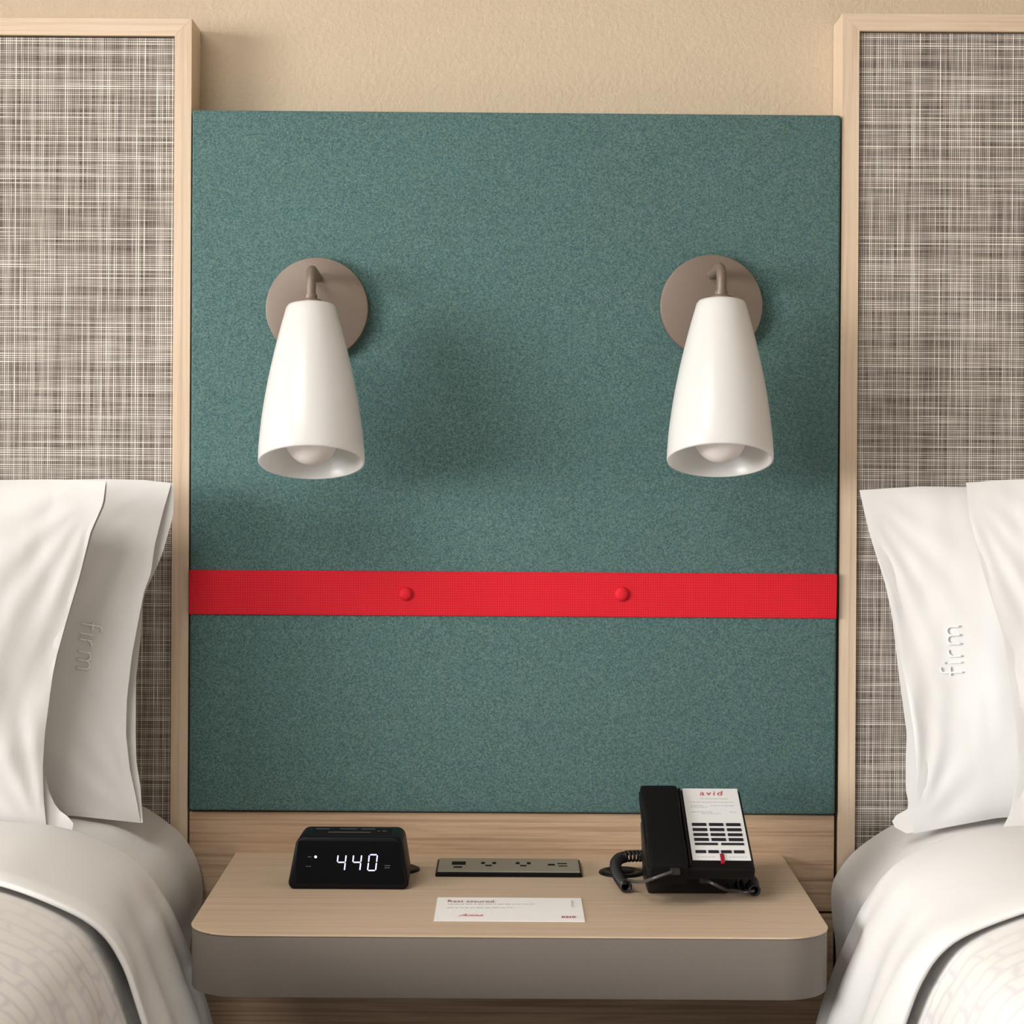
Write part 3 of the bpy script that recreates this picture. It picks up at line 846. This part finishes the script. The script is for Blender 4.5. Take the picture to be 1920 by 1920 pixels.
# ------------------------------------------------------------------ beds
def bed(side, name_side):
    """profiles are given for the left bed (x negative is into the bed); mirrored for the right one"""
    o = 0.0 if side < 0 else 0.020
    mir = lambda x: x if side < 0 else -x + o
    BW = 1.56
    cx = mir(-0.41 - BW / 2)
    root = thing('bed', 'bed under white linen on the %s side of the nightstand' % name_side, 'bed', (cx, -1.09, 0))
    def extrude_profile(nm, prof, y0, y1, ny, mat, parent, disp=None, thick=0.0, foot_drop=0.0, hem=False):
        """prof: right-hand half (bed to the left) from centre top outwards; full width mirrored"""
        half = [(x + 0.41 + BW / 2, z) for x, z in prof]      # local: centre 0
        full = [(-x, z) for x, z in half[::-1]] + half
        pts = catmull([Vector((x, 0, z)) for x, z in full], 7)
        # arc length
        arc = [0]
        for a_, b_ in zip(pts, pts[1:]): arc.append(arc[-1] + (b_ - a_).length)
        b = bmesh.new(); uv = b.loops.layers.uv.new('UVMap')
        G = []
        for j in range(ny + 1):
            f = j / ny; y = y0 + (y1 - y0) * f
            row = []
            for i, p in enumerate(pts):
                q = Vector((p.x, y, p.z))
                t_ = (pts[min(i + 1, len(pts) - 1)] - pts[max(i - 1, 0)]).normalized()
                nr = Vector((-t_.z, 0, t_.x))
                if disp: q += disp(p.x, y, p.z, arc[i], arc[-1], f, nr)
                row.append(b.verts.new((cx + (q.x if side < 0 else -q.x), q.y, q.z)))
            G.append(row)
        for j in range(ny):
            for i in range(len(pts) - 1):
                fc = b.faces.new((G[j][i], G[j][i + 1], G[j + 1][i + 1], G[j + 1][i]))
                for lp, (jj, ii) in zip(fc.loops, ((j, i), (j, i + 1), (j + 1, i + 1), (j + 1, i))):
                    lp[uv].uv = (arc[ii] if True else 0, y0 + (y1 - y0) * jj / ny)
        bmesh.ops.recalc_face_normals(b, faces=b.faces[:])
        if parent is not None:
            xf(b, Matrix.Translation(-Vector(parent.location)))
        ob = obj(nm, b, mat, parent, True)
        if thick:
            md = ob.modifiers.new('thickness', 'SOLIDIFY'); md.thickness = thick; md.offset = -1
            bv = ob.modifiers.new('edge', 'BEVEL'); bv.width = min(thick * 0.45, 0.006); bv.segments = 3; bv.limit_method = 'ANGLE'; bv.angle_limit = math.radians(60)
        return ob
    nz = lambda x, y, z: noise.noise(Vector((x, y, z)))
    # mattress in its fitted sheet
    if side < 0:
        mp = [(-1.10, 0.774), (-0.75, 0.774), (-0.60, 0.772), (-0.55, 0.766), (-0.51, 0.7565), (-0.475, 0.734), (-0.4536, 0.7155), (-0.434, 0.682), (-0.426, 0.645), (-0.430, 0.61), (-0.445, 0.557), (-0.45, 0.42)]
    else:
        mp = [(1.10, 0.772), (0.80, 0.770), (0.68, 0.766), (0.60, 0.756), (0.55, 0.741), (0.515, 0.722), (0.484, 0.698), (0.462, 0.669), (0.4545, 0.645), (0.457, 0.603), (0.463, 0.554), (0.466, 0.42)]
        mp = [(-(x - o), z) for x, z in mp]
    def md(x, y, z, a, A, f, nr):
        e = min(1, f * 12) ; rnd = (1 - sm(0, 0.10, f)) * 0.0
        w = 0.004 * nz(x * 5, y * 9, z * 7) + 0.003 * math.sin(y * 40 + x * 14) * sm(0.74, 0.6, z)
        return nr * (w - 0.022 * sm(0.50, 0.62, -y))
    m = extrude_profile('mattress', mp, -0.082, -2.09, 60, M['cotton'], root, md)
    m['label'] = 'mattress in a white fitted sheet'
    mb = bmesh.new()
    lo = box_bm(cx - BW / 2 + 0.03, cx + BW / 2 - 0.03, -2.07, -0.09, 0.0, 0.42, 0.01, 2); xf(lo, Matrix.Translation(-Vector(root.location)))
    obj('bed_base', lo, M['carpet'], root)
    # cover profile
    cp = [(-1.10, 0.790), (-0.75, 0.788), (-0.60, 0.783), (-0.53, 0.770), (-0.465, 0.738), (-0.433, 0.695), (-0.412, 0.645), (-0.376, 0.545), (-0.350, 0.44), (-0.335, 0.30), (-0.33, 0.16)]
    dB = 0.0 if side < 0 else -0.06
    ya, yb = -0.37, -0.67 + dB
    sd = 3.1 if side < 0 else 8.7
    def folds(x, y, z, a, A, f, nr):
        aa = min(a, A - a)
        hang = sm(0.76, 0.60, z)
        w = 0.005 * nz(x * 4 + sd, y * 6, z * 2) * 1.2
        w += hang * 0.006 * math.sin(y * 62 + 2.5 * nz(y * 3, z * 3, sd)) + hang * 0.010 * nz(y * 11 + sd, z * 2, 1)
        return w
    def band_d(x, y, z, a, A, f, nr):
        w = folds(x, y, z, a, A, f, nr)
        hang = sm(0.765, 0.70, z)
        w += 0.010 * hang * sm(0.5, 1.0, f)
        sag = -0.010 * (1 - sm(0, 0.12, f)) - 0.004 * sm(0.93, 1, f)
        dy = 0.012 * nz(x * 5 + sd, z * 4, 2.0) * (1 if f > 0.5 else 0.8) * (sm(0.55, 1, f) + sm(0.45, 0, f))
        bright = 0.010 * math.sin(f * PI) * sm(0.70, 0.77, z)
        return nr * (w + sag + bright + 0.011) + Vector((0, dy, 0))
    bd = extrude_profile('folded_top_sheet', cp, ya, yb, 36, M['cotton'], None, band_d, 0.007)
    tag(bd, 'white top sheet folded back across the bed %s of the nightstand' % name_side, 'sheet')
    def duv_d(x, y, z, a, A, f, nr):
        w = folds(x, y, z, a, A, f, nr) * 0.6
        return nr * (w - 0.006) + Vector((0, 0, 0))
    dv = extrude_profile('duvet', cp, -0.56 + dB, -2.15, 90, M['duvet'], None, duv_d, 0.0)
    tag(dv, 'off-white duvet with a faint grey pattern on the bed %s of the nightstand' % name_side, 'duvet')
bed(-1, 'left'); bed(1, 'right')

# ------------------------------------------------------------------ pillows
def pillow(label, far_px, front_edge, back_edge, top, bottom, yb, yt, T=0.07, hemgap=0.008, seed=1, hemfrom=0.86, text=None, puff=1.0, drop0=0.22):
    """front_edge/back_edge: [(py,px)] of the open hem; top/bottom: [(u,py)]; yb/yt: depth of the middle plane at bottom/top"""
    near_py0, near_py1 = top[-1][1], bottom[-1][1]
    def surf(u, v, face):
        # v 0 bottom .. 1 top
        pyb, pyt = interp(bottom, u), interp(top, u)
        py = pyb + (pyt - pyb) * v
        edge = interp(front_edge if face > 0 else back_edge, near_py1 + (near_py0 - near_py1) * v)
        px = far_px + (edge - far_px) * u
        yc = yb + (yt - yb) * v
        g = max(0.0, 1 - abs(2 * v - 1) ** 2.6) ** 0.62
        hu = (1 - (1 - min(1, u / 0.35)) ** 2) ** 0.5
        drop = sm(1.0, hemfrom - drop0, u) if puff < 2 else math.sin(PI / 2 * min(1, (1 - u) / 0.42))
        h = hu * (drop * T * (puff if face > 0 else 1.0) + (1 - drop) * hemgap)
        wr = 0.0
        nn = noise.noise(Vector((u * 9 + seed, v * 5, face))) + 0.4 * noise.noise(Vector((u * 26 + seed, v * 11, face)))
        wr += 0.004 * nn * g
        # pulls fanning out of the top hem corner
        d1 = math.hypot((1 - u) * 2.2, (1 - v) * 1.0)
        ang = math.atan2((1 - v), (1 - u) * 2.2 + 1e-6)
        wr += 0.0012 * math.sin(ang * 17 + seed) * sm(0.05, 0.25, d1) * sm(0.7, 0.3, d1)
        d2 = math.hypot((1 - u) * 2.2, v * 1.0); ang2 = math.atan2(v, (1 - u) * 2.2 + 1e-6)
        wr += 0.0013 * math.sin(ang2 * 13 + seed * 2) * sm(0.04, 0.2, d2) * sm(0.55, 0.25, d2)
        # hem seam groove
        wr -= 0.0022 * math.exp(-((u - hemfrom) / 0.006) ** 2)
        Y = yc - face * (h * g + (wr if face > 0 else 0) * (1 if u < 0.995 else 0.6))
        return px, py, Y
    us = [k / 60 for k in range(61)]; nv = 56
    # denser near the hem
    us = [1 - (1 - u) ** 1.25 for u in us]
    b = bmesh.new()
    Fg = [[b.verts.new(P(*surf(u, j / nv, 1))) for j in range(nv + 1)] for u in us]
    Bg = [[b.verts.new(P(*surf(u, j / nv, -1))) for j in range(nv + 1)] for u in us]
    for i in range(len(us) - 1):
        for j in range(nv):
            b.faces.new((Fg[i][j], Fg[i + 1][j], Fg[i + 1][j + 1], Fg[i][j + 1]))
            b.faces.new((Bg[i][j + 1], Bg[i + 1][j + 1], Bg[i + 1][j], Bg[i][j]))
    # the open end: both layers turn inwards and meet in a recess
    def inner(j, face, k):
        px, py, Y = surf(1 - 0.04 * k, j / nv, face); yc = yb + (yt - yb) * (j / nv)
        return P(px, py, yc + (Y - yc) * (0.82 if k < 2 else 0.0))
    I1 = [b.verts.new(inner(j, 1, 1)) for j in range(nv + 1)]; I2 = [b.verts.new(inner(j, 1, 2)) for j in range(nv + 1)]
    J1 = [b.verts.new(inner(j, -1, 1)) for j in range(nv + 1)]
    for j in range(nv):
        b.faces.new((Fg[-1][j], I1[j], I1[j + 1], Fg[-1][j + 1])); b.faces.new((I1[j], I2[j], I2[j + 1], I1[j + 1]))
        b.faces.new((I2[j], J1[j], J1[j + 1], I2[j + 1])); b.faces.new((J1[j], Bg[-1][j], Bg[-1][j + 1], J1[j + 1]))
    bmesh.ops.remove_doubles(b, verts=b.verts[:], dist=0.0002)
    bmesh.ops.recalc_face_normals(b, faces=b.faces[:])
    c = Vector((0, 0, 0))
    for v in b.verts: c += v.co
    c /= len(b.verts); c.z = min(v.co.z for v in b.verts)
    root = thing('pillow', label, 'pillow', tuple(c))
    xf(b, Matrix.Translation(-c))
    obj('pillowcase', b, M['pillow'], root, True, autosmooth=75)
    if text:
        # embroidered word as raised thread; text = (origin px, axis along the word, axis towards letter tops) in pixels
        (ox, oy), (ax_, ay_), (tx_, ty_) = text
        def on_surf(px, py):
            u, v = 0.8, 0.5
            for _ in range(25):
                pyb, pyt = interp(bottom, u), interp(top, u); v = (py - pyb) / (pyt - pyb)
                edge = interp(front_edge, near_py1 + (near_py0 - near_py1) * v); u = (px - far_px) / (edge - far_px)
            q = surf(u, v, 1); return P(px, py, q[2] - 0.0023) - c
        arc = lambda cx_, cy_, r, a0, a1, n=6: [(cx_ + r * math.cos(a0 + (a1 - a0) * k / n), cy_ + r * math.sin(a0 + (a1 - a0) * k / n)) for k in range(n + 1)]
        strokes = [[(0.10, 0), (0.10, 0.62)] + arc(0.22, 0.62, 0.12, PI, PI * 0.35), [(0.0, 0.42), (0.28, 0.42)],
                   [(0.42, 0), (0.42, 0.44)], [(0.42, 0.58), (0.42, 0.62)],
                   [(0.62, 0), (0.62, 0.44)], [(0.62, 0.28)] + arc(0.77, 0.30, 0.14, PI * 0.9, PI * 0.35),
                   [(1.02, 0), (1.02, 0.44)], [(1.02, 0.25)] + arc(1.16, 0.30, 0.14, PI, 0) + [(1.30, 0)],
                   [(1.30, 0.25)] + arc(1.44, 0.30, 0.14, PI, 0) + [(1.58, 0)]]
        tb_ = bmesh.new()
        for s in strokes:
            pts = []
            for a_, b_ in zip(s, s[1:]):
                n_ = max(1, int(math.hypot(b_[0] - a_[0], b_[1] - a_[1]) / 0.06))
                for k in range(n_): pts.append((a_[0] + (b_[0] - a_[0]) * k / n_, a_[1] + (b_[1] - a_[1]) * k / n_))
            pts.append(s[-1])
            w = [on_surf(ox + ax_ * p[0] + tx_ * p[1], oy + ay_ * p[0] + ty_ * p[1]) for p in pts]
            tube_bm(w, 0.0012, 6, bm=tb_)
        obj('embroidered_word', tb_, M['thread'], root, True, label='raised white embroidery reading firm')
    return root

# left bed, back pillow (firm)
pillow('left bed pillow nearest the nightstand, embroidered firm, leaning on the headboard', -560,
       [(903, 322), (958, 306), (1023, 290), (1075, 283), (1110, 270), (1166, 259), (1231, 247), (1310, 238), (1375, 236), (1440, 243), (1500, 256), (1545, 264)],
       [(903, 324), (925, 326), (966, 325), (1036, 305), (1073, 290), (1106, 274), (1127, 268), (1205, 263), (1270, 255), (1375, 254), (1430, 256), (1472, 263), (1545, 268)],
       [(0, 905), (0.6, 903), (0.86, 898), (0.94, 900), (1, 906)], [(0, 1520), (0.7, 1524), (0.85, 1530), (1, 1543)],
       -0.252, -0.172, 0.050, 0.010, 1.3, 0.80, text=((151, 1163), (-5, 56), (56, 10)))
# left bed, front pillow
pillow('left bed front pillow, overlapping the embroidered pillow at the left picture edge', -760,
       [(900, 199), (945, 193), (997, 170), (1088, 147), (1166, 124), (1231, 106), (1270, 98), (1375, 84), (1440, 80), (1500, 82), (1540, 86), (1580, 90)],
       [(900, 201), (945, 197), (997, 174), (1088, 150), (1166, 126), (1270, 98), (1375, 84), (1440, 82), (1485, 92), (1515, 106), (1535, 132), (1548, 140), (1560, 134), (1580, 112)],
       [(0, 903), (0.6, 902), (0.9, 899), (1, 903)], [(0, 1545), (0.6, 1552), (0.85, 1562), (1, 1580)],
       -0.350, -0.278, 0.030, 0.010, 4.1, 0.90, puff=2.6, drop0=0.50)
# right bed, back pillow (firm)
pillow('right bed pillow nearest the nightstand, embroidered firm, leaning on the headboard', 2420,
       [(919, 1612), (997, 1630), (1096, 1661), (1153, 1675), (1230, 1688), (1300, 1702), (1375, 1714), (1446, 1719), (1510, 1716), (1563, 1712)],
       [(919, 1611), (997, 1629), (1096, 1660), (1153, 1672), (1270, 1686), (1375, 1700), (1420, 1698), (1480, 1698), (1508, 1704), (1522, 1700), (1530, 1676), (1545, 1671), (1555, 1682), (1563, 1700)],
       [(0, 920), (0.6, 915), (0.86, 912), (1, 919)], [(0, 1515), (0.6, 1524), (0.78, 1534), (1, 1563)],
       -0.230, -0.150, 0.055, 0.010, 6.6, 0.80, text=((1806, 1266), (-4, -58), (-56, 2)))
# right bed, front pillow
pillow('right bed front pillow, overlapping the embroidered pillow at the right picture edge', 2660,
       [(903, 1812), (971, 1818), (1075, 1846), (1192, 1884), (1270, 1896), (1375, 1908), (1446, 1912), (1524, 1896), (1560, 1880), (1576, 1872)],
       [(903, 1811), (971, 1817), (1075, 1844), (1192, 1881), (1270, 1893), (1375, 1906), (1446, 1909), (1524, 1894), (1560, 1876), (1576, 1868)],
       [(0, 905), (0.6, 895), (0.9, 899), (1, 905)], [(0, 1545), (0.6, 1552), (0.88, 1562), (1, 1576)],
       -0.368, -0.285, 0.050, 0.010, 9.2, 0.90, puff=1.4, drop0=0.35)
